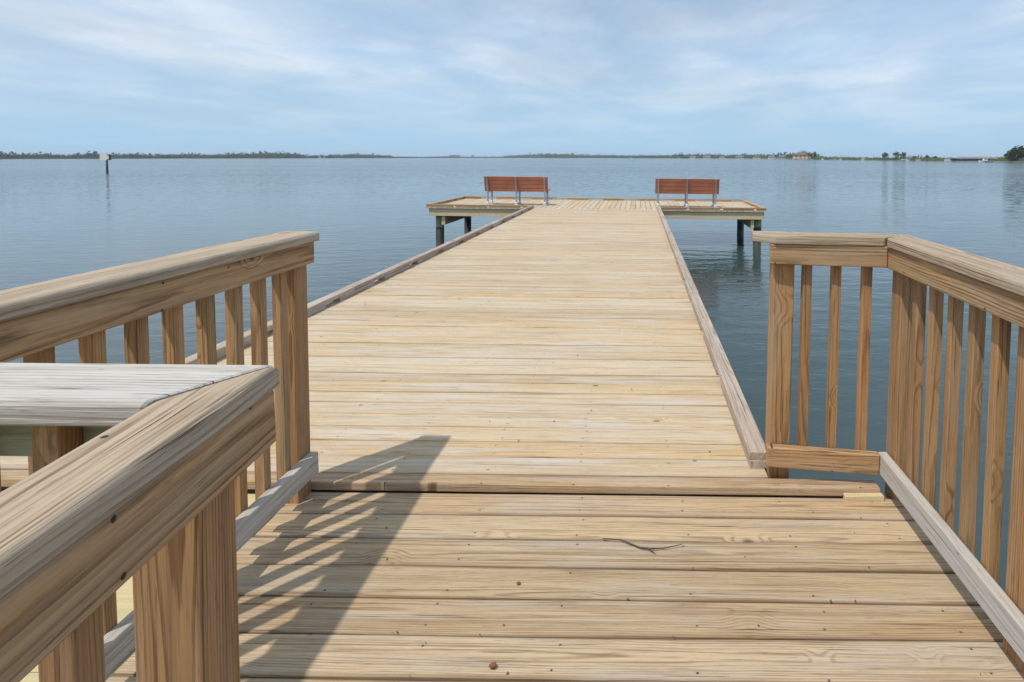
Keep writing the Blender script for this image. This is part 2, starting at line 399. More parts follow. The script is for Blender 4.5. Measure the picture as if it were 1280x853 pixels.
# ------------------------------------------------------------------ boardwalk (near deck)
PIT = 0.1437
STEP_Y = 2.352
bw = thing('boardwalk', 'near stretch of weathered boardwalk decking one step below the pier', 'boardwalk', (0, 0, 0))
mb = MB()
y = STEP_Y - 0.07; k = 0
rseq = [0.62, 0.9, 0.30, 0.12, 0.78, 0.45, 0.02, 0.86, 0.55, 0.2, 0.95, 0.4, 0.7, 0.1, 0.6, 0.33, 0.8, 0.5, 0.05, 0.25, 0.65, 0.9, 0.4, 0.1]
while y > -1.3:
    plank(mb, (-1.425 + random.uniform(-.012, .012), y, -0.019 + random.uniform(-.0015, .0015)), (1.150 + random.uniform(-.010, .010), y, -0.019 + random.uniform(-.0015, .0015)),
          (0, 1, 0), 0.1385 + random.uniform(-.0012, .0008), 0.038, r=0.006, rs=3, segs=16, warp=0.005, nail=0.2, edge=0.002, rnd=rseq[k % len(rseq)])
    y -= PIT; k += 1
mb.build('decking', M['deck'], bw)
for x in (-1.415, -0.55, 0.25, 1.065):
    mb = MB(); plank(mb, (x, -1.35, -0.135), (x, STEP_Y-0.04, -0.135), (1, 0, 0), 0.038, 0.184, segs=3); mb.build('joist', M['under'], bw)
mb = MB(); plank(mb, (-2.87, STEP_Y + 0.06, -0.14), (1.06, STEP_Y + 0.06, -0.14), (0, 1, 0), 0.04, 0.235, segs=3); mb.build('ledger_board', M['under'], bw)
mb = MB(); plank(mb, (0.885, STEP_Y - 0.014, 0.007), (1.05, STEP_Y - 0.011, 0.007), (0, 1, 0), 0.030, 0.030, r=0.002, segs=2, rnd=.4)
tag(mb.build('filler_block', M['fascia'], bw), label='short pale yellow block filling the gap at the step')
for (x, y) in ((-1.1, 1.2), (0.75, 1.2), (-1.1, -1.0), (0.75, -1.0)):
    mb = MB(); tube(mb, [(x, y, -2.2), (x, y, -0.235)], 0.11, 16); mb.build('piling', M['pile'], bw)

sl = thing('side_landing', 'narrow landing of fresh yellowish boards outside the left railing', 'landing', (0, 0, 0))
mb = MB(); y = STEP_Y - 0.11
while y > -1.0:
    plank(mb, (-2.85, y, -0.035), (-1.445, y, -0.035), (0, 1, 0), 0.235, 0.038, segs=6, warp=0.003, nail=0.1); y -= 0.241
mb.build('decking', M['fresh'], sl)
for x in (-2.75, -1.6):
    mb = MB(); plank(mb, (x, -1.1, -0.15), (x, STEP_Y-0.03, -0.15), (1, 0, 0), 0.04, 0.184, segs=3); mb.build('joist', M['under'], sl)
for (x, y) in ((-2.6, 0.4), (-1.75, 0.4)):
    mb = MB(); tube(mb, [(x, y, -2.2), (x, y, -0.245)], 0.10, 16); mb.build('piling', M['pile'], sl)

# ------------------------------------------------------------------ pier
UZ = 0.040
PX0, PX1 = -2.885, 0.605
PE = 15.25
pr = thing('pier', 'long straight timber pier of pale crosswise boards running out over the water', 'pier', (0, 0, 0))
mb = MB(); y = STEP_Y + 0.004 + 0.07; k = 0
prs = [0.72, 0.42, 0.15, 0.9, 0.33, 0.6, 0.02, 0.8, 0.5, 0.25, 0.97, 0.68]
while y < PE - 0.05:
    x1 = 1.045 if k == 0 else PX1 + random.uniform(-.006, .006)
    rn = [0.10, 0.55, 0.43, 0.80][k] if k < 4 else random.random()
    zz = UZ - 0.019 + random.uniform(-.0015, .0015)
    if k == 0:
        # the end board is ripped narrow and runs on past the pier edge to the corner of the railing
        plank(mb, (PX0, y - 0.032, zz), (x1, y - 0.032, zz), (0, 1, 0), 0.075, 0.038, r=0.006, rs=3, segs=16, warp=0.003, nail=0.0, rnd=0.05, mi=1)
        y -= 0.0645
    else:
        if k == 1: x1 = PX1 - 0.02
        plank(mb, (PX0 + random.uniform(-.006, .006), y, zz), (x1, y, zz), (0, 1, 0), 0.1415 + random.uniform(-.0012, .0004), 0.038, r=0.0035, rs=2,
              segs=14, warp=0.004, nail=0.0, edge=0.0015, rnd=rn)
    y += PIT; k += 1
mb.build('decking', [M['pier'], M['curbw']], pr)
for x in (PX0 + 0.05, -2.0, -1.14, -0.28, PX1 - 0.05):
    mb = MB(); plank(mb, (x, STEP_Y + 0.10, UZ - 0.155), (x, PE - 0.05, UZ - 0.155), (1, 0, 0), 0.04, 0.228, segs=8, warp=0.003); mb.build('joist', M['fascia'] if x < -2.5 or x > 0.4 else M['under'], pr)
for yy in (4.6, 7.6, 10.6, 13.6):
    for x in (PX0 + 0.25, PX1 - 0.25):
        mb = MB(); tube(mb, [(x, yy, -2.6), (x, yy, -0.36)], 0.11, 16); mb.build('piling', M['pile'], pr)
    mb = MB(); plank(mb, (PX0 + 0.05, yy, -0.31), (PX1 - 0.05, yy, -0.31), (0, 1, 0), 0.09, 0.08, segs=3); mb.build('cross_beam', M['under'], pr)

def curb(parent, a, b, side, mat='curb', first_gap=0.5, pitch=0.95, gap=0.20, w=0.089, seg=3.05, phase=0.0):
    """Timber kerb: a flat rail on spacer blocks with scupper gaps between the blocks."""
    a = Vector(a); b = Vector(b); L = (b - a).length; d = (b - a).normalized()
    mb = MB(); s = 0.0; first = True
    while s < L - 0.02:
        e = min(L, s + (seg if not first else seg - phase)); first = False
        off = Vector(side).normalized() * random.uniform(-.003, .003)
        plank(mb, a + d*(s + 0.002) + off + Vector((0, 0, 0.057)), a + d*(e - 0.002) + off + Vector((0, 0, 0.057)), side, w, 0.038, r=0.005, rs=3, segs=8, warp=0.006, nail=0.1)
        s = e
    mb.build('curb_rail', M[mat], parent)
    s = 0.0; g = first_gap
    while s < L - 0.03:
        e = min(L, g)
        if e - s > 0.03:
            mb = MB(); plank(mb, a + d*s + Vector((0, 0, 0.019)), a + d*e + Vector((0, 0, 0.019)), side, w - 0.006, 0.0375, r=0.004, segs=2, warp=0.002)
            mb.build('curb_block', M[mat], parent)
        s = g + gap; g += pitch
curb(pr, (PX0 + 0.046, STEP_Y + 0.22, UZ), (PX0 + 0.046, PE + 0.10, UZ), (1, 0, 0), first_gap=0.62, gap=0.25)
curb(pr, (PX1 - 0.046, 2.50, UZ), (PX1 - 0.046, PE + 0.10, UZ), (1, 0, 0), first_gap=0.9)

# ------------------------------------------------------------------ T-head platform
TX0, TX1, TY0, TY1 = -5.66, 3.44, 15.25, 18.45
pf = thing('platform', 'wide platform at the far end of the pier with lengthwise boards', 'platform', (0, 0, 0))
mb = MB(); x = TX0 + 0.07
while x < TX1 - 0.03:
    plank(mb, (x, TY0 + 0.004, UZ - 0.019 + random.uniform(-.0015, .0015)), (x, TY1, UZ - 0.019), (1, 0, 0), 0.137, 0.038, r=0.005, segs=5, warp=0.005, nail=0.0)
    x += PIT
mb.build('decking', M['pier'], pf)
fz = UZ - 0.038 - 0.1
for (a, b, sd) in (((TX0 + 0.06, TY0 + 0.068, fz), (TX1 - 0.06, TY0 + 0.068, fz), (0, 1, 0)), ((TX0 + 0.06, TY1 - 0.055, fz), (TX1 - 0.06, TY1 - 0.055, fz), (0, 1, 0)),
                 ((TX0 + 0.058, TY0 + 0.108, fz), (TX0 + 0.058, TY1 - 0.078, fz), (1, 0, 0)), ((TX1 - 0.058, TY0 + 0.108, fz), (TX1 - 0.058, TY1 - 0.078, fz), (1, 0, 0))):
    mb = MB(); plank(mb, a, b, sd, 0.04, 0.20, segs=10, warp=0.003); mb.build('fascia', M['fascia'], pf)
for k in range(1, 15):
    x = TX0 + 0.058 + k*0.598
    mb = MB(); plank(mb, (x, TY0 + 0.11, fz), (x, TY1 - 0.08, fz), (1, 0, 0), 0.04, 0.19, segs=2); mb.build('joist', M['under'], pf)
curb(pf, (TX0 + 0.046, TY0 + 0.092, UZ), (TX0 + 0.046, TY1 - 0.092, UZ), (1, 0, 0), 'curbw', first_gap=0.5, pitch=0.75, gap=0.25)
curb(pf, (TX1 - 0.046, TY0 + 0.092, UZ), (TX1 - 0.046, TY1 - 0.092, UZ), (1, 0, 0), 'curbw', first_gap=0.5, pitch=0.75, gap=0.25)
curb(pf, (TX0, TY1 - 0.046, UZ), (TX1, TY1 - 0.046, UZ), (0, 1, 0), 'curbw', first_gap=0.6, pitch=1.15, gap=0.5)
curb(pf, (TX0, TY0 + 0.046, UZ), (PX0, TY0 + 0.046, UZ), (0, 1, 0), 'curbw', first_gap=0.7, pitch=0.9, gap=0.09)
curb(pf, (PX1, TY0 + 0.046, UZ), (TX1, TY0 + 0.046, UZ), (0, 1, 0), 'curbw', first_gap=0.7, pitch=0.9, gap=0.09)
for (x, bx) in ((-5.40, -5.235), (3.26, 3.095), (-2.45, -2.29), (0.2, 0.04)):
    for yy in (15.55, 18.10):
        mb = MB(); tube(mb, [(x, yy, -2.8), (x + .01, yy, fz - 0.101)], 0.108, 18); mb.build('piling', M['pile'], pf)
    mb = MB(); plank(mb, (bx, 15.36, fz - 0.225), (bx, 18.3, fz - 0.225), (1, 0, 0), 0.09, 0.245, segs=4); mb.build('beam', M['fascia'] , pf)

# ------------------------------------------------------------------ railings
ZC = 1.089          # centre height of the handrail board (top at 1.108)
ZA = 1.0255         # centre of the rail board under it
ZT = 0.1345         # centre of the kick board
def baluster(par, x, y, z0=0.09, z1=1.070, s=0.038):
    mb = MB(); plank(mb, (x, y, z0), (x + random.uniform(-.002, .002), y + random.uniform(-.002, .002), z1), (1, 0, 0), s, s, r=0.003, segs=3, warp=0.002)
    return mb.build('baluster', M['post'], par)
def post(par, x, y, z0=-0.6, z1=1.070, s=0.089):
    mb = MB(); plank(mb, (x, y, z0), (x, y, z1), (1, 0, 0), s, s, r=0.004, segs=6, warp=0.002)
    return mb.build('post', M['post'], par)

# left railing
lr = thing('railing', 'left railing with a silvered handrail ending at a post by the pier step', 'railing', (-1.41, 2.3, 0), group=None)
def P(o, x, y, z): return (x - o[0], y - o[1], z - o[2])
LO = (-1.41, 2.3, 0)
mb = MB(); plank(mb, P(LO, -1.390, 0.96, ZC), P(LO, -1.390, 2.36, ZC), (1, 0, 0), 0.146, 0.038, r=0.006, rtop=0.013, rs=4, segs=10, warp=0.004, nail=0.17, taper=None); mb.build('handrail', M['cap'], lr)
mb = MB(); plank(mb, P(LO, -1.350, 0.80, ZA), P(LO, -1.350, 2.345, ZA), (0, 0, 1), 0.089, 0.038, r=0.005, rs=3, segs=8, warp=0.003, nail=0.1); mb.build('rail_board', M['side'], lr)
mb = MB(); plank(mb, P(LO, -1.350, 0.80, ZT), P(LO, -1.350, 2.345, ZT), (0, 0, 1), 0.089, 0.038, r=0.005, rs=3, segs=8, warp=0.003, nail=0.12); mb.build('kick_board', M['toe'], lr)
post(lr, *P(LO, -1.414, 2.31, 0)[:2]); post(lr, *P(LO, -1.414, 0.86, 0)[:2])
yb = 2.203
for k in range(10):
    baluster(lr, *P(LO, -1.388, yb, 0)[:2]); yb -= 0.1275

# right railing, L-shaped
RO = (1.1, 2.45, 0)
rr = thing('railing', 'right railing, L-shaped, its short arm ending at the post beside the step', 'railing', RO)
CY = 2.395; SK = -0.03
# handrail boards, mitred at the corner
mb = MB(); plank(mb, P(RO, 0.503, CY + 0.093, ZC), P(RO, 1.108, CY + 0.043, ZC), (0, 1, 0), 0.146, 0.038, r=0.006, rtop=0.012, rs=4, segs=6, warp=0.002, nail=0.1, taper=(0.075, 0.06, -1), cut=(0, 1.0)); mb.build('handrail', M['cap'], rr)
mb = MB(); plank(mb, P(RO, 1.110, CY + 0.041, ZC), P(RO, 1.112, -1.2, ZC), (-1, 0, 0), 0.146, 0.038, r=0.006, rtop=0.012, rs=4, segs=14, warp=0.004, nail=0.25, cut=(1.0, 0)); mb.build('handrail', M['cap'], rr)
mb = MB(); plank(mb, P(RO, 0.570, 2.440, ZA), P(RO, 1.048, 2.392, ZA), (0, 0, 1), 0.089, 0.038, r=0.005, rs=3, segs=4, nail=0.1); mb.build('rail_board', M['side'], rr)
mb = MB(); plank(mb, P(RO, 1.070, 2.405, ZA-0.003), P(RO, 1.067, -1.2, ZA), (0, 0, 1), 0.089, 0.038, r=0.005, rs=3, segs=14, warp=0.003, nail=0.2); mb.build('rail_board', M['side'], rr)
mb = MB(); plank(mb, P(RO, 0.575, 2.435, ZT + 0.004), P(RO, 1.045, 2.392, ZT - 0.004), (0, 0, 1), 0.089, 0.038, r=0.005, rs=3, segs=4, nail=0.1); mb.build('kick_board', M['side'], rr)
mb = MB(); plank(mb, P(RO, 1.067, 2.402, ZT - 0.002), P(RO, 1.067, -1.2, ZT - 0.002), (0, 0, 1), 0.089, 0.038, r=0.005, rs=3, segs=14, warp=0.003, nail=0.3); mb.build('kick_board', M['toe'], rr)
post(rr, *P(RO, 0.638, 2.502, 0)[:2])
post(rr, *P(RO, 1.138, 2.385, 0)[:2])
for x, yq in ((0.737, 2.464), (0.860, 2.451), (0.985, 2.438)):
    baluster(rr, *P(RO, x, yq, 0)[:2])
yb = 2.225; k = 0
posts_at = []
while yb > -1.1:
    if k in (5, 16, 25):
        post(rr, *P(RO, 1.136, yb - 0.02, 0)[:2])
    else:
        baluster(rr, *P(RO, 1.111, yb, 0)[:2])
    yb -= 0.127; k += 1

# near-left railing, close to the camera
NO = (-0.68, 0.82, 0)
nr = thing('railing', 'nearest railing at lower left, two handrails meeting in a mitred corner', 'railing', NO)
HD = -0.019         # this one sits a little lower
zc, za = ZC + HD, ZA + HD
ang = R(6.0)
dv = Vector((-math.sin(ang), math.cos(ang), 0)); sv = Vector((math.cos(ang), math.sin(ang), 0))
O = Vector((-0.578, 0.915, 0))     # outer front corner of the two handrails
W2 = 0.102
def along(t, off, z):   # t metres back from the corner towards the camera, off metres in from the outer edge
    p = O - dv*t - sv*off; return P(NO, p.x, p.y, z)
# mitre line runs from the outer corner to the inner corner
q = 0.149 / W2
mb = MB(); plank(mb, along(0.0015 + 0.0745, W2/2, zc), along(1.9, W2/2, zc), tuple(sv), W2, 0.038, r=0.007, rtop=0.013, rs=5, segs=12, warp=0.003, nail=0.13, cut=(-q, 0)); mb.build('handrail', M['cap'], nr)
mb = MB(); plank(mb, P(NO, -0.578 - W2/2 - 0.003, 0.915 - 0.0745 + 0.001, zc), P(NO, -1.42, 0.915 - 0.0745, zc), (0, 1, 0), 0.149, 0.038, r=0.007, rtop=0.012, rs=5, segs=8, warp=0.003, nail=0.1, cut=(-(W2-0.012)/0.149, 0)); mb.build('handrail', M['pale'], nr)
mb = MB(); plank(mb, along(0.008, 0.006 + 0.019, za), along(1.9, 0.006 + 0.019, za), (0, 0, 1), 0.089, 0.038, r=0.005, rs=3, segs=10, warp=0.003, nail=0.06); mb.build('rail_board', M['side'], nr)
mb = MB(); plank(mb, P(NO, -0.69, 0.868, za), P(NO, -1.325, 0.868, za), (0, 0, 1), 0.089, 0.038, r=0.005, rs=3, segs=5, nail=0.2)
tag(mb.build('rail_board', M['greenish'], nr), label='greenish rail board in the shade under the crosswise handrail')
def rpost(t, s, name, z0):
    p = O - dv*t - sv*(0.0445 + s/2)
    a = P(NO, p.x, p.y, z0); b = P(NO, p.x, p.y, zc - 0.0195)
    mb = MB(); plank(mb, a, b, tuple(sv), s, s, r=0.004, segs=5, warp=0.001); mb.build(name, M['post'], nr)
rpost(0.095, 0.089, 'post', -0.0)
for t in (0.318, 0.448, 0.565, 0.695, 0.825, 0.955): rpost(t, 0.038, 'baluster', 0.09)
rpost(1.10, 0.089, 'post', 0.0)
mb = MB(); plank(mb, along(0.02, 0.031, ZT), along(1.9, 0.031, ZT), (0, 0, 1), 0.089, 0.038, r=0.005, rs=3, segs=10, nail=0.06); mb.build('kick_board', M['toe'], nr)
for x in (-0.857, -0.995, -1.12, -1.25):
    baluster(nr, *P(NO, x, 0.827, 0)[:2], z1=zc - 0.0195)

# ------------------------------------------------------------------ benches
def make_bench():
    root = thing('bench', 'x', 'bench', (0, 0, 0), tilt=False, group='park benches on the far platform')
    W = 1.78
    # back slats, leaning away from the rear uprights; the bench faces +Y
    for k in range(4):
        z = 0.44 + k*0.108; yb = -0.02 - 0.028*k
        mb = MB(); plank(mb, (-W/2, yb, z), (W/2, yb, z), (0, 0.22, -1), 0.104, 0.034, r=0.006, segs=2); mb.build('back_slat', M['slat'], root)
    for k in range(4):
        y = 0.06 + k*0.112
        mb = MB(); plank(mb, (-W/2, y, 0.425 + 0.006*k), (W/2, y, 0.425 + 0.006*k), (0, 1, 0.06), 0.096, 0.034, r=0.006, segs=2); mb.build('seat_slat', M['slat'], root)
    for x in (-0.80, 0.0, 0.80):
        fr = MB()
        def bar(p, w, t, d=(1, 0, 0)):
            for a, b in zip(p[:-1], p[1:]): plank(fr, a, b, d, w, t, r=0.006, segs=1)
        bar([(x, -0.045, 0.035), (x, -0.045, 0.40), (x, -0.075, 0.50), (x, -0.160, 0.815)], 0.044, 0.040)
        bar([(x, 0.40, 0.035), (x, 0.42, 0.36)], 0.055, 0.036)
        bar([(x, -0.05, 0.375), (x, 0.46, 0.395)], 0.05, 0.036, (1, 0, 0))
        fo = fr.build('frame', M['alu'], root)
        for yy in (-0.045, 0.40):
            ft = MB()
            plank(ft, (x, yy - 0.06, 0.018), (x, yy + 0.06, 0.018), (1, 0, 0), 0.105, 0.034, r=0.008, segs=1)
            tube(ft, [(x, yy, 0.03), (x, yy, 0.10)], [0.046, 0.03], 12)
            ft.build('foot', M['foot'], fo)
    return root
def copy_tree(o, parent=None):
    c = o.copy(); col.objects.link(c)
    if parent: c.parent = parent
    for ch in list(o.children): copy_tree(ch, c)
    return c
bench = make_bench()
MT = Matrix.Translation(EYE) @ Matrix.Rotation(TILT, 4, 'Y') @ Matrix.Translation(-EYE)
bench.matrix_world = MT @ Matrix.Translation((-3.42, 16.12, UZ))
bench['label'] = 'left of the two terracotta-slatted benches, standing left of the pier line'
b2 = copy_tree(bench)
b2.matrix_world = MT @ Matrix.Translation((1.37, 16.0, UZ))
b2['label'] = 'right of the two terracotta-slatted benches, nearer the right end of the platform'

# ------------------------------------------------------------------ litter on the deck
def on_deck(px, py, z=0.0):
    """A spot on the near deck."""
    D = 1.43 * F / (py - 0.012*(px-798) - 197); return ((px-798)/F*D, D*1.003 - 0.08, z)
twig_m = plain('dry_twig', (0.10, 0.075, 0.06), 0.8, nscale=60)
mb = MB(); pts = [on_deck(753, 675), on_deck(775, 678), on_deck(800, 687), on_deck(812, 690), on_deck(830, 688), on_deck(853, 685)]
base = Vector(on_deck(800, 685))
tube(mb, [(p[0], p[1], 0.006 + 0.005*(i % 2)) for i, p in enumerate(pts)], [0.0015, .0022, .003, .0032, .002, .001], 6)
tube(mb, [(pts[3][0], pts[3][1], 0.006), (pts[3][0] + .02, pts[3][1] - .02, 0.008)], [.002, .001], 6)
o = mb.build('twig', twig_m, origin=MT @ base * 0 + base); tag(o, 'thin dark forked twig lying on the near deck boards', 'twig'); 
pod_m = plain('dry_seed_pod', (0.22, 0.085, 0.05), 0.7, nscale=90)
for (px, py, lab, r) in ((616, 835, 'reddish brown seed pod on the board nearest the camera', 0.009), (648, 731, 'small brown seed pod near the middle of the near deck', 0.006)):
    p = on_deck(px, py); bm = bmesh.new(); bmesh.ops.create_icosphere(bm, subdivisions=2, radius=r)
    for v in bm.verts:
        v.co.x *= 1.25; v.co.z *= 0.7; v.co *= 1 + 0.35*mnoise.noise(v.co*160 + Vector((px, 0, 0)))
    me = bpy.data.meshes.new('seed_pod'); bm.to_mesh(me); bm.free(); me.materials.append(pod_m)
    o = bpy.data.objects.new('seed_pod', me); col.objects.link(o); o.location = (p[0], p[1], r*0.6 - TILT*p[0] + 0.002)
    tag(o, lab, 'seed pod')
flake_m = plain('dry_leaf_bits', (0.20, 0.13, 0.07), 0.8, nscale=60, c2=(0.09, 0.06, 0.04))
mb = MB(); rg = random.Random(3)
for _ in range(90):
    x = rg.uniform(-1.2, 1.0); y = rg.uniform(0.9, 2.3) if rg.random() < .6 else rg.uniform(2.5, 7.5)
    if rg.random() < .5: y = STEP_Y - PIT*round((STEP_Y - y)/PIT) + rg.uniform(-.006, .006)
    z0 = 0.002 if y < STEP_Y else UZ + 0.002
    r = rg.uniform(.0018, .0055); a0 = rg.uniform(0, 6.3); k = rg.uniform(.25, .7)
    ps = [Vector((x + r*math.cos(a0 + q*2*math.pi/5)*(1 if q % 2 else k), y + r*math.sin(a0 + q*2*math.pi/5), z0 + rg.uniform(0, .0025))) for q in range(5)]
    ps += [p + Vector((0, 0, .0012)) for p in ps]
    ps = [MT @ p for p in ps]
    mb.add(ps, [(4, 3, 2, 1, 0), (5, 6, 7, 8, 9)] + [(q, (q+1) % 5, 5 + (q+1) % 5, 5 + q) for q in range(5)])
tag(mb.build('leaf_litter', flake_m), 'tiny scattered bits of dry leaf and grit on the deck boards', 'litter', kind='stuff')
bpy.data.objects['twig'].location.z += -TILT*base.x + 0.001

# ------------------------------------------------------------------ far shore
HW = EYE.z - WATER
WL = [(-120, 199.2), (0, 198.9), (150, 198.5), (300, 198.2), (450, 197.9), (560, 197.65), (640, 197.7), (760, 197.85), (840, 198.1), (960, 199.0), (1060, 200.4), (1150, 201.6), (1200, 202.2), (1280, 203.0), (1420, 204.0)]
def wl(px):
    for (a, ya), (b, yb) in zip(WL[:-1], WL[1:]):
        if a <= px <= b: return ya + (yb-ya)*(px-a)/(b-a)
    return WL[-1][1] if px > 0 else WL[0][1]
def dist(px): return HW*F/(wl(px) - 197.0)
def far(px, back=0.0, z=0.0):
    D = dist(px) + back; return Vector(((px-798)/F*D, D, WATER + z))
def mpp(px, back=0.0): return (dist(px)+back)/F
land_m = plain('shore_grass_and_sand', (0.07, 0.075, 0.045), 0.9, nscale=0.05, c2=(0.24, 0.22, 0.16))
mb = MB(); vs = []; pxs = list(range(-110, 1421, 10))
for px in pxs:
    D = dist(px)
    for (b, z) in ((0, -0.3), (D*0.004, 0.25 + 0.1*mnoise.noise(Vector((px*.1, 0, 0)))), (D*0.03 + 20, 0.7), (D*0.25 + 60, 0.8)):
        vs.append(far(px, b, z))
mb.add(vs, [(i*4+j, (i+1)*4+j, (i+1)*4+j+1, i*4+j+1) for i in range(len(pxs)-1) for j in range(3)])
tag(mb.build('far_shore', land_m), kind='structure')

def leaf_mat(name, a, b):
    s = N(name)
    geo = s.n('ShaderNodeNewGeometry')
    f = s.noise(geo.outputs['Position'], 0.15, 4, 0.7)
    ra = geo.outputs['Random Per Island']
    c = s.mix(s.math('ADD', s.math('MULTIPLY', f, 0.5), s.math('MULTIPLY', ra, 0.5)), a, b)
    bs = s.n('ShaderNodeBsdfPrincipled'); s.l(c, bs.inputs['Base Color']); bs.inputs['Roughness'].default_value = 0.7
    bs.inputs['Specular IOR Level'].default_value = 0.2
    s.l(bs.outputs[0], s.out.inputs[0]); return s.m
leafA = leaf_mat('mangrove_leaves', (0.030, 0.050, 0.022), (0.075, 0.10, 0.045))
leafB = leaf_mat('broadleaf_leaves', (0.028, 0.052, 0.020), (0.09, 0.12, 0.045))
bark = plain('tree_bark', (0.16, 0.13, 0.10), 0.9, nscale=2)
def clump(mb, c, rx, ry, rz, n, size):
    """n leaf sprays spread through an ellipsoid."""
    for _ in range(n):
        while True:
            p = Vector((random.uniform(-1, 1), random.uniform(-1, 1), random.uniform(-1, 1)))
            if 0.25 < p.length < 1: break
        p = Vector(c) + Vector((p.x*rx, p.y*ry, p.z*rz))
        u = Vector((random.gauss(0, 1), random.gauss(0, 1), random.gauss(0, 1))).normalized()
        v = u.cross(Vector((random.gauss(0, 1), random.gauss(0, 1), random.gauss(0, 1)))).normalized()
        s = size*random.uniform(.5, 1.2)
        mb.add([p - u*s, p + v*s*.6, p + u*s, p - v*s*.6], [(0, 1, 2, 3)])
def treeline(name, label, prof, step=1.6, back=0.0, mat=leafA, dens=9):
    """prof: list of (px, height in pixels)."""
    mb = MB()
    px = prof[0][0]
    while px < prof[-1][0]:
        for (a, ha), (b, hb) in zip(prof[:-1], prof[1:]):
            if a <= px <= b: h = ha + (hb-ha)*(px-a)/(b-a); break
        bk = back + random.uniform(0, 22)
        m = mpp(px, bk)
        H = max(0.6, h*m*1.35*(1 + 0.45*mnoise.noise(Vector((px*0.22, back, 0))) + random.uniform(-.18, .18)))
        c = far(px, bk, 0.3 + H*0.5)
        clump(mb, c, step*m*1.1, 6, H*0.5, dens, max(0.35*H, step*m*0.6)*0.55)
        px += step*random.uniform(.6, 1.3)
    # the dense inner mass of the bank
    px = prof[0][0]; vs = []
    while px <= prof[-1][0]:
        for (a, ha), (b, hb) in zip(prof[:-1], prof[1:]):
            if a <= px <= b: h = ha + (hb-ha)*(px-a)/(b-a); break
        m = mpp(px, back); H = h*m*(1.05 + 0.5*mnoise.noise(Vector((px*0.5, back, 4))) + random.uniform(-.1, .1))
        for (bb, z) in ((2, -0.2), (4, H*.75), (10, H), (22, H*.9), (26, -0.2)): vs.append(far(px, back + bb, 0.3 + z))
        px += step*0.7
    k = len(vs)//5
    mb.add(vs, [(i*5+j, (i+1)*5+j, (i+1)*5+j+1, i*5+j+1) for i in range(k-1) for j in range(4)])
    o = mb.build(name, mat, origin=far((prof[0][0]+prof[-1][0])/2)); tag(o, label, 'trees', kind='stuff'); return o
treeline('mangrove_thicket', 'long low line of blue-green mangroves along the far left shore', [(-90, 6), (0, 7), (18, 5), (60, 5.2), (85, 3.6), (105, 5), (118, 6.5), (135, 4.4), (170, 5), (190, 4), (235, 4.6), (265, 4), (300, 5.2), (345, 6.2), (372, 5), (385, 3), (410, 3.2), (440, 4.4), (470, 3.6), (492, 2.4)], dens=11)
treeline('shoreline_scrub', 'hazy thin strip of trees on the most distant middle shore', [(490, 1.6), (530, 1.2), (560, 1.8), (600, 1.3), (636, 1.6)], step=1.3, dens=7)
treeline('mangrove_thicket', 'dark green mangrove bank on the middle shore behind the benches', [(630, 2.4), (655, 3.4), (672, 4.4), (700, 4.6), (730, 3.4), (790, 3.0), (838, 3.2), (850, 5), (862, 3.2)], dens=10)
treeline('shoreline_scrub', 'broken line of garden trees behind the far waterfront houses', [(858, 4.4), (880, 4.6), (905, 3.8), (930, 4.4), (960, 4.2), (985, 5.4), (1022, 4.6), (1030, 3)], back=55, dens=9, mat=leafB)
treeline('shoreline_scrub', 'low green scrub on the shore right of the peach house', [(1018, 3.0), (1060, 3.0), (1080, 2.6), (1102, 3.0), (1135, 3.6), (1160, 4.4), (1185, 3.2)], dens=9, mat=leafB)
treeline('shoreline_scrub', 'low shoreline bushes beside the far bridge at right', [(1236, 3.0), (1250, 4.5), (1262, 5.5), (1300, 6), (1400, 5)], dens=10, mat=leafB)

def tree(px, hp, wp, label, back=8.0, kind='tree', n=150, mat=leafB):
    b = far(px, back, 0.4); m = mpp(px, back); H = hp*m; Wd = wp*m
    root = thing(kind, label, 'tree', tuple(b), tilt=False)
    tb = MB(); lean = random.uniform(-.05, .05)*H
    tube(tb, [(0, 0, -0.5), (lean*.3, 0, H*.3), (lean, 0, H*.75)], [H*.035, H*.026, H*.01], 7)
    tips = []
    for k in range(6):
        an = random.uniform(0, 6.28); z = H*random.uniform(.3, .6)
        tip = Vector((math.cos(an)*Wd*.34, math.sin(an)*Wd*.34, z + H*.2)); tips.append(tip)
        tube(tb, [(lean*.5, 0, z*.8), tuple(tip)], [H*.012, H*.004], 5)
    tb.build('trunk', bark, root)
    cb = MB()
    cs = tips + [Vector((lean, 0, H*.84)), Vector((0, 0, H*.6)), Vector((Wd*.2, 0, H*.42)), Vector((-Wd*.22, 0, H*.42)), Vector((Wd*.15, 0, H*.72)), Vector((-Wd*.15, 0, H*.7))]
    for c in cs:
        k = random.uniform(.6, 1.1)
        clump(cb, c, Wd*.28*k, Wd*.28*k, H*.2*k, int(n*1.6)//len(cs), H*.085)
    cb.build('crown', mat, root)
    return root
tree(992, 8, 12, 'spreading tree left of the peach house on the far shore', back=30)
tree(1003, 11, 13, 'tall tree rising behind the red roof of the peach house', back=34)
tree(1012, 9, 10, 'round tree behind the right end of the peach house', back=28)
tree(1018, 10, 4, 'slim upright tree just right of the peach house', back=6)
tree(1106, 10, 8, 'lone round tree on the far shore between the peach house and the twin trees', back=4)
tree(1120, 11, 8, 'left of the paired dark trees on the right shore', back=4)
tree(1128, 10.5, 7, 'right of the paired dark trees on the right shore', back=6)
tree(1143, 6, 5, 'small bush-like tree standing on the right shore beyond the paired trees', back=6)
tree(1158, 7, 5, 'small dark tree midway along the right shore', back=6)
tree(1169, 6, 5, 'small tree on the right shore nearest the bridge', back=6)
tree(1272, 19, 20, 'large dark tree filling the shore at the right edge', back=4, n=700)
tree(1262, 13, 14, 'shorter tree tucked against the left side of the large right-edge tree', back=6, n=400)
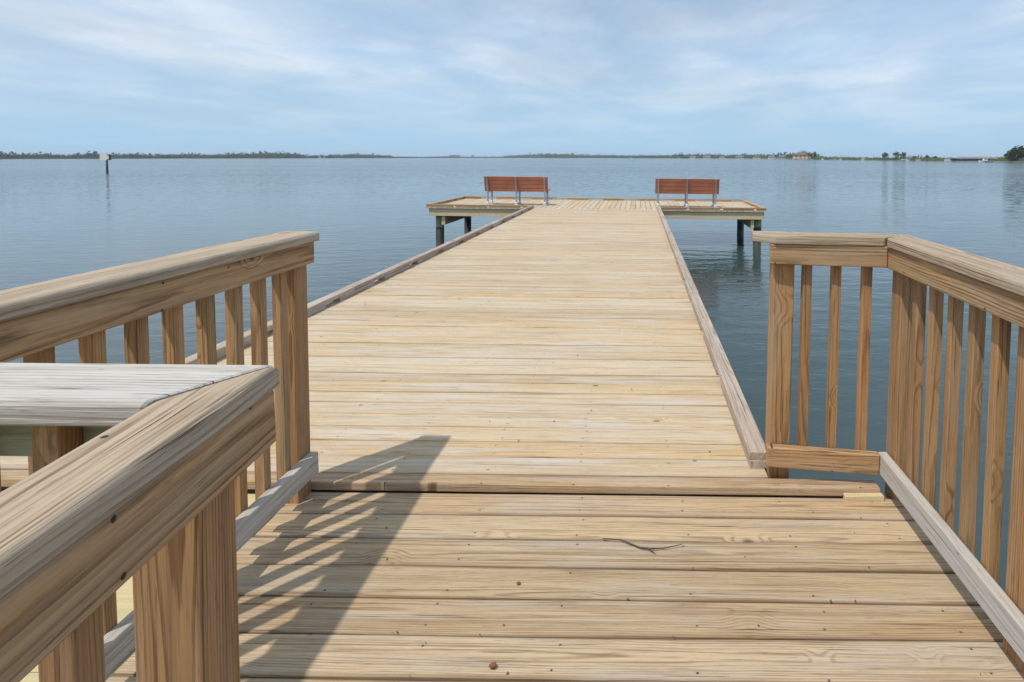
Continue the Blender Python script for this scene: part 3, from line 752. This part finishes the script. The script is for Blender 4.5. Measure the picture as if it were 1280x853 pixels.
tree(1290, 18, 22, 'tree beyond the large right-edge tree, mostly out of view', back=8, n=400)

def wallm(n, c): return plain(n, c, 0.8, nscale=0.6, namt=0.12)
roof_red = plain('red_tile_roof', (0.26, 0.10, 0.07), 0.8, nscale=1.5)
roof_grey = plain('grey_shingle_roof', (0.22, 0.22, 0.23), 0.8, nscale=1.5)
win_m = plain('dark_window_glass', (0.05, 0.06, 0.07), 0.15, spec=0.6, nscale=2)
def house(px, wp, hp, label, wc, rm, back=14, storeys=1, hip=True, cat='house', name='house', flat=False):
    b = far(px, back, 0.5); m = mpp(px, back); Wd = wp*m; H = hp*m; Dp = max(6, Wd*.45)
    root = thing(name, label, cat, tuple(b), tilt=False, rz=0)
    wm = wallm(name + '_wall_paint', wc); wh = H*(.92 if flat else .62)
    mb = MB(); box(mb, -Wd/2, Wd/2, 0, Dp, -0.6, wh); mb.build('wall', wm, root)
    mb = MB(); e = Wd*.04
    if flat: box(mb, -Wd/2 - e, Wd/2 + e, -e, Dp + e, wh + .02, wh + H*.08)
    else:
        k = Wd*.22
        vs = [(-Wd/2-e, -e, wh+.02), (Wd/2+e, -e, wh+.02), (Wd/2+e, Dp+e, wh+.02), (-Wd/2-e, Dp+e, wh+.02), (-Wd/2+k, Dp/2, H), (Wd/2-k, Dp/2, H)]
        mb.add(vs, [(0, 1, 5, 4), (1, 2, 5), (2, 3, 4, 5), (3, 0, 4), (3, 2, 1, 0)])
    mb.build('roof', rm, root)
    nwin = max(3, int(Wd/4)); sh = wh/storeys
    for f in range(storeys):
        for k in range(nwin):
            x = -Wd/2 + Wd*(k+.5)/nwin; ww = Wd/nwin*.27
            mb = MB(); box(mb, x-ww, x+ww, -0.06, -0.01, f*sh + sh*.28, f*sh + sh*.78); mb.build('window', win_m, root)
    return root
house(1003, 20, 7.8, 'large peach two-storey house with a red roof and trees behind it', (0.80, 0.60, 0.44), plain('brown_tile_roof', (0.20, 0.115, 0.09), 0.8, nscale=1.5), storeys=2, back=12)
house(866, 7, 3.2, 'first small white waterfront house from the left, beside the mangrove bank', (0.7, 0.7, 0.7), roof_grey)
house(884, 9, 3.4, 'cream waterfront house with a grey roof, second from the left', (0.6, 0.55, 0.48), roof_grey)
house(903, 7, 2.6, 'low white house midway along the far waterfront', (0.72, 0.72, 0.72), roof_grey)
house(925, 10, 3.4, 'wide pale house with a grey roof on the far waterfront', (0.55, 0.55, 0.55), roof_grey)
house(946, 8, 3.0, 'white house with a reddish roof on the far waterfront', (0.7, 0.68, 0.64), roof_red)
house(965, 8, 3.6, 'bright white waterfront house two plots left of the peach house', (0.75, 0.75, 0.74), roof_grey)
house(978, 8, 4.2, 'greyish house under a grey roof next to the peach house', (0.42, 0.42, 0.43), roof_grey, back=22)
house(568, 12, 3.4, 'long pale flat-roofed condominium on the most distant shore', (0.5, 0.52, 0.55), roof_grey, storeys=2, flat=True, cat='building', name='condominium', back=30)
house(591, 3, 3.4, 'narrow tall building alone on the most distant shore', (0.5, 0.5, 0.55), roof_grey, storeys=3, flat=True, cat='building', name='condominium', back=30)
house(617, 6, 2.2, 'small pale low building near the tip of the distant shore', (0.6, 0.6, 0.62), roof_grey, back=20)
house(398, 5, 2.4, 'small white house in a gap of the far left mangroves', (0.7, 0.7, 0.7), roof_grey, back=5)
house(404, 4, 1.8, 'tiny pale shed beside the white house in the left mangroves', (0.55, 0.5, 0.45), roof_grey, back=5)
house(1168, 8, 3.2, 'low pinkish house on the right shore near the bridge', (0.55, 0.42, 0.36), roof_red, back=10)
house(1191, 9, 4.5, 'pale grey boathouse at the left end of the bridge', (0.6, 0.6, 0.6), roof_grey, back=2, name='boathouse', cat='boathouse')

house(1031, 5, 1.9, 'small white cottage just right of the peach house and its slim tree', (0.74, 0.74, 0.73), roof_grey, back=6)
house(1054, 6, 2.0, 'low cream cottage in the scrub halfway between the peach house and the lone tree', (0.66, 0.62, 0.55), roof_grey, back=6)
house(1083, 7, 2.2, 'long low white cottage left of the lone round tree', (0.74, 0.73, 0.72), roof_grey, back=6)
house(1137, 6, 2.2, 'white cottage between the paired trees and the small bush-like tree', (0.72, 0.71, 0.70), roof_grey, back=3)
house(1152, 5, 2.2, 'small sandy-coloured cottage left of the small dark tree on the right shore', (0.58, 0.50, 0.40), roof_red, back=3)

# bridge
conc = plain('bridge_concrete', (0.40, 0.38, 0.36), 0.85, nscale=0.8)
bpx0, bpx1 = 1193, 1252
A = far(bpx0, 4, 0); B = far(bpx1, 8, 0); mB = mpp(1220)
br = thing('bridge', 'low concrete road bridge on many piers at the right of the far shore', 'bridge', tuple((A+B)/2), tilt=False)
dd = (B - A); Lb = dd.length; dn = dd.normalized(); C0 = (A+B)/2
zt = 4.6*mB
mb = MB(); plank(mb, tuple(A - C0 + Vector((0, 0, zt))), tuple(B - C0 + Vector((0, 0, zt*0.92))), (-dn.y, dn.x, 0), 6, 0.55, r=.05, segs=2); mb.build('road_deck', conc, br)
mb = MB(); plank(mb, tuple(A - C0 + Vector((0, -2.9, zt + .6))), tuple(B - C0 + Vector((0, -2.9, zt*.92 + .6))), (-dn.y, dn.x, 0), .25, 0.5, r=.03, segs=2); mb.build('parapet', conc, br)
for k in range(10):
    p = A + dd*((k+.5)/10) - C0
    mb = MB(); box(mb, p.x-.45, p.x+.45, p.y-2.6, p.y+2.6, -1.5, zt*.95 - .28); mb.build('bridge_pier', conc, br)

# boats
hull_w = plain('white_gelcoat', (0.78, 0.78, 0.78), 0.3, nscale=1, namt=0.05)
hull_r = plain('red_brown_bottom_paint', (0.22, 0.08, 0.07), 0.5, nscale=1)
def boat(px, L, label, back, cabin=True, rz=0.0):
    D = dist(px) + back
    root = thing('motorboat', label, 'boat', ((px-798)/F*D, D, WATER), rz, tilt=False, group='small boats by the far shore')
    n = 10; vs = []; fs = []
    for i in range(n+1):
        t = i/n; x = -L/2 + L*t; w = L*.15*(1 - max(0, (t-.45)/.55)**2)*(1 if t > 0 else .95); zb = L*.11 + L*.04*t
        vs += [(x, -w, zb), (x - .06*L*t, -w*.6, -0.1), (x - .06*L*t, w*.6, -0.1), (x, w, zb)]
    for i in range(n):
        for j in range(3): fs.append((i*4+j, i*4+j+1, (i+1)*4+j+1, (i+1)*4+j))
        fs.append((i*4+3, i*4, (i+1)*4, (i+1)*4+3))
    fs.append((0, 3, 2, 1))
    mb = MB(); mb.add(vs, fs); mb.build('hull', hull_w, root)
    mb = MB(); box(mb, -L*.5-.1, L*.1, -L*.1, L*.1, 0.0, L*.045)
    for p in mb.v: p.y *= 1.12
    mb.build('waterline_stripe', hull_r, root)
    if cabin:
        mb = MB(); box(mb, -L*.12, L*.16, -L*.09, L*.09, L*.13, L*.24)
        for p in mb.v:
            if p.z > L*.2: p.x = p.x*.8 - L*.01
        mb.build('cabin', hull_w, root)
        mb = MB(); box(mb, -L*.08, L*.11, -L*.094, L*.094, L*.175, L*.215); mb.build('window', win_m, root)
    return root
boat(1231, 7.0, 'white cabin cruiser with a dark waterline in front of the bridge', -35, rz=R(178))
boat(996, 7.5, 'white boat moored in front of the peach house', -14)
boat(1128, 5.0, 'low white boat in front of the paired dark trees', -12, rz=0.2)
boat(1043, 5.5, 'small white boat off the low scrub right of the peach house', -12)
boat(971, 7, 'white boat moored left of the peach house', -16)
boat(848, 11, 'single white boat moored off the mangrove bank', -30)
boat(788, 12, 'white sail-less boat in front of the middle mangrove bank', -30)
boat(232, 10, 'pale boat off the far left mangroves', -60, cabin=False)

# channel marker
mk = far(134, 0, 0); Dm = HW*F/19.5
mk = Vector(((134-798)/F*Dm, Dm, WATER))
cm = thing('channel_marker', 'wooden pile with white and dark daymark boards standing in the open water', 'marker', tuple(mk), tilt=False)
mpx = Dm/F
mb = MB(); tube(mb, [(0, 0, -2), (0.03, 0, 1.2), (0.08, 0, 22*mpx)], [.17, .155, .13], 14); mb.build('pile', plain('marker_pile', (0.13, 0.14, 0.16), .8, nscale=3), cm)
white = plain('daymark_board', (0.80, 0.70, 0.69), .6, nscale=4, namt=.08); dark = plain('daymark_back', (0.28, 0.22, 0.23), .6, nscale=4)
mb = MB(); box(mb, -0.80, 0.30, -0.26, -0.20, 16.0*mpx, 24.5*mpx); mb.build('daymark', white, cm)
mb = MB(); box(mb, -0.03, 0.03, -0.4, 0.4, 0, 7*mpx)
for p in mb.v: p.x, p.y = .42 + p.y*.28, p.y*.5 + .05; p.z += 16.2*mpx
o = mb.build('daymark', dark, cm)
mb = MB(); box(mb, 0.36, 0.66, -0.34, -0.30, 17.4*mpx, 21.8*mpx); mb.build('number_plate', white, cm)
mb = MB(); box(mb, -.7, .62, -.14, -.08, 20*mpx, 21*mpx); mb.build('crossarm', plain('marker_arm', (.12, .1, .09), .8), cm)

# ------------------------------------------------------------------ haze
mb = MB(); box(mb, -4300, 4300, -40, 4300, -3.2, 26)
s = N('haze_air'); pv = s.n('ShaderNodeVolumePrincipled')
pv.inputs['Color'].default_value = (0.80, 0.88, 0.97, 1); pv.inputs['Density'].default_value = 0.00014; pv.inputs['Anisotropy'].default_value = 0.0
s.l(pv.outputs[0], s.out.inputs['Volume'])
HAZE = True
if HAZE: tag(mb.build('haze', s.m), kind='stuff')

# ------------------------------------------------------------------ light
sd = Vector((-0.37, -0.385, 1.0)).normalized()      # towards the sun
elev = math.asin(sd.z); az = math.atan2(sd.x, sd.y)
sun = bpy.data.lights.new('sun', 'SUN'); sun.energy = 3.2; sun.angle = R(0.9); sun.color = (1.0, 0.955, 0.89)
so = bpy.data.objects.new('sun', sun); col.objects.link(so); so.rotation_euler = sd.to_track_quat('Z', 'Y').to_euler(); so.location = (-20, -20, 50)
w = bpy.data.worlds.new('World'); scene.world = w; w.use_nodes = True
nt = w.node_tree; nt.nodes.clear()
def wn(t, **k):
    n = nt.nodes.new(t)
    for a, b in k.items(): setattr(n, a, b)
    return n
out = wn('ShaderNodeOutputWorld'); bg = wn('ShaderNodeBackground')
sky = wn('ShaderNodeTexSky', sky_type='NISHITA'); sky.sun_disc = False; sky.sun_elevation = elev; sky.sun_rotation = az
sky.air_density = 1.0; sky.dust_density = 0.6; sky.ozone_density = 2.0; sky.altitude = 0
tc = wn('ShaderNodeTexCoord'); sp = wn('ShaderNodeSeparateXYZ'); nt.links.new(tc.outputs['Generated'], sp.inputs[0])
def wm(op, a, b=None, clamp=False):
    n = wn('ShaderNodeMath', operation=op); n.use_clamp = clamp
    for i, x in enumerate((a, b)):
        if x is None: continue
        if isinstance(x, (int, float)): n.inputs[i].default_value = x
        else: nt.links.new(x, n.inputs[i])
    return n.outputs[0]
zz = wm('ADD', wm('MAXIMUM', sp.outputs[2], 0.0), 0.09)
cx = wm('DIVIDE', sp.outputs[0], zz); cy = wm('DIVIDE', sp.outputs[1], zz)
cb = wn('ShaderNodeCombineXYZ'); nt.links.new(cx, cb.inputs[0]); nt.links.new(cy, cb.inputs[1])
def cn(scale, sc, det, rough, loc=(0, 0, 0), rot=0.0, dist=0.0):
    mp = wn('ShaderNodeMapping'); mp.inputs['Scale'].default_value = sc; mp.inputs['Location'].default_value = loc; mp.inputs['Rotation'].default_value = (0, 0, rot)
    nt.links.new(cb.outputs[0], mp.inputs[0])
    n = wn('ShaderNodeTexNoise'); n.inputs['Scale'].default_value = scale; n.inputs['Detail'].default_value = det; n.inputs['Roughness'].default_value = rough
    n.inputs['Distortion'].default_value = dist
    nt.links.new(mp.outputs[0], n.inputs['Vector']); return n.outputs['Fac']
def mr(v, a, b, c, d):
    n = wn('ShaderNodeMapRange', interpolation_type='SMOOTHSTEP'); nt.links.new(v, n.inputs[0])
    for i, x in zip((1, 2, 3, 4), (a, b, c, d)): n.inputs[i].default_value = x
    return n.outputs[0]
c1 = cn(0.45, (1, .8, 1), 7, 0.58, (3.1, 1.7, 0), 0.5, 0.4)
c2 = cn(1.3, (1, .8, 1), 8, 0.62, (7.1, 2.7, 0), -0.4, 0.6)
veil = mr(c1, 0.22, 0.66, 0.45, 0.95)
wisp = wm('MULTIPLY', mr(c2, 0.42, 0.78, 0.0, 0.35), mr(c1, 0.40, 0.62, 0.25, 1.0))
cov = wm('ADD', veil, wisp, clamp=True)
shade = mr(cn(0.9, (1, .7, 1), 5, 0.55, (1.3, 9.2, 0), 0.2, .3), 0.34, 0.74, 0.0, 1.0)
mixc = wn('ShaderNodeMix', data_type='RGBA'); nt.links.new(shade, mixc.inputs[0])
CL1 = (4.7, 6.6, 8.8, 1); CL2 = (8.0, 8.8, 9.7, 1)
mixc.inputs[6].default_value = CL1; mixc.inputs[7].default_value = CL2
mx = wn('ShaderNodeMix', data_type='RGBA'); nt.links.new(cov, mx.inputs[0]); nt.links.new(sky.outputs[0], mx.inputs[6]); nt.links.new(mixc.outputs[2], mx.inputs[7])
hz = wn('ShaderNodeMix', data_type='RGBA'); nt.links.new(mr(sp.outputs[2], 0.0, 0.16, 0.92, 0.0), hz.inputs[0])
nt.links.new(mx.outputs[2], hz.inputs[6]); hz.inputs[7].default_value = (4.1, 6.4, 8.5, 1)
nt.links.new(hz.outputs[2], bg.inputs[0]); bg.inputs[1].default_value = 0.10
nt.links.new(bg.outputs[0], out.inputs[0])

# ------------------------------------------------------------------ camera
PITCH = R(3.2)
cam = bpy.data.cameras.new('camera'); co = bpy.data.objects.new('camera', cam); col.objects.link(co)
co.location = EYE; co.rotation_euler = (math.pi/2 - PITCH, 0, 0)
cam.sensor_width = 36; cam.lens = 36*F/1280
cam.shift_x = (640 - 798)/1280
cam.shift_y = -(426.5 - (197 + F*math.tan(PITCH)))/1280
cam.clip_start = 0.05; cam.clip_end = 12000
scene.camera = co
scene.view_settings.view_transform = 'Standard'; scene.view_settings.look = 'None'
scene.view_settings.exposure = 0.0; scene.view_settings.gamma = 1
scene.render.resolution_x = 1024; scene.render.resolution_y = 682
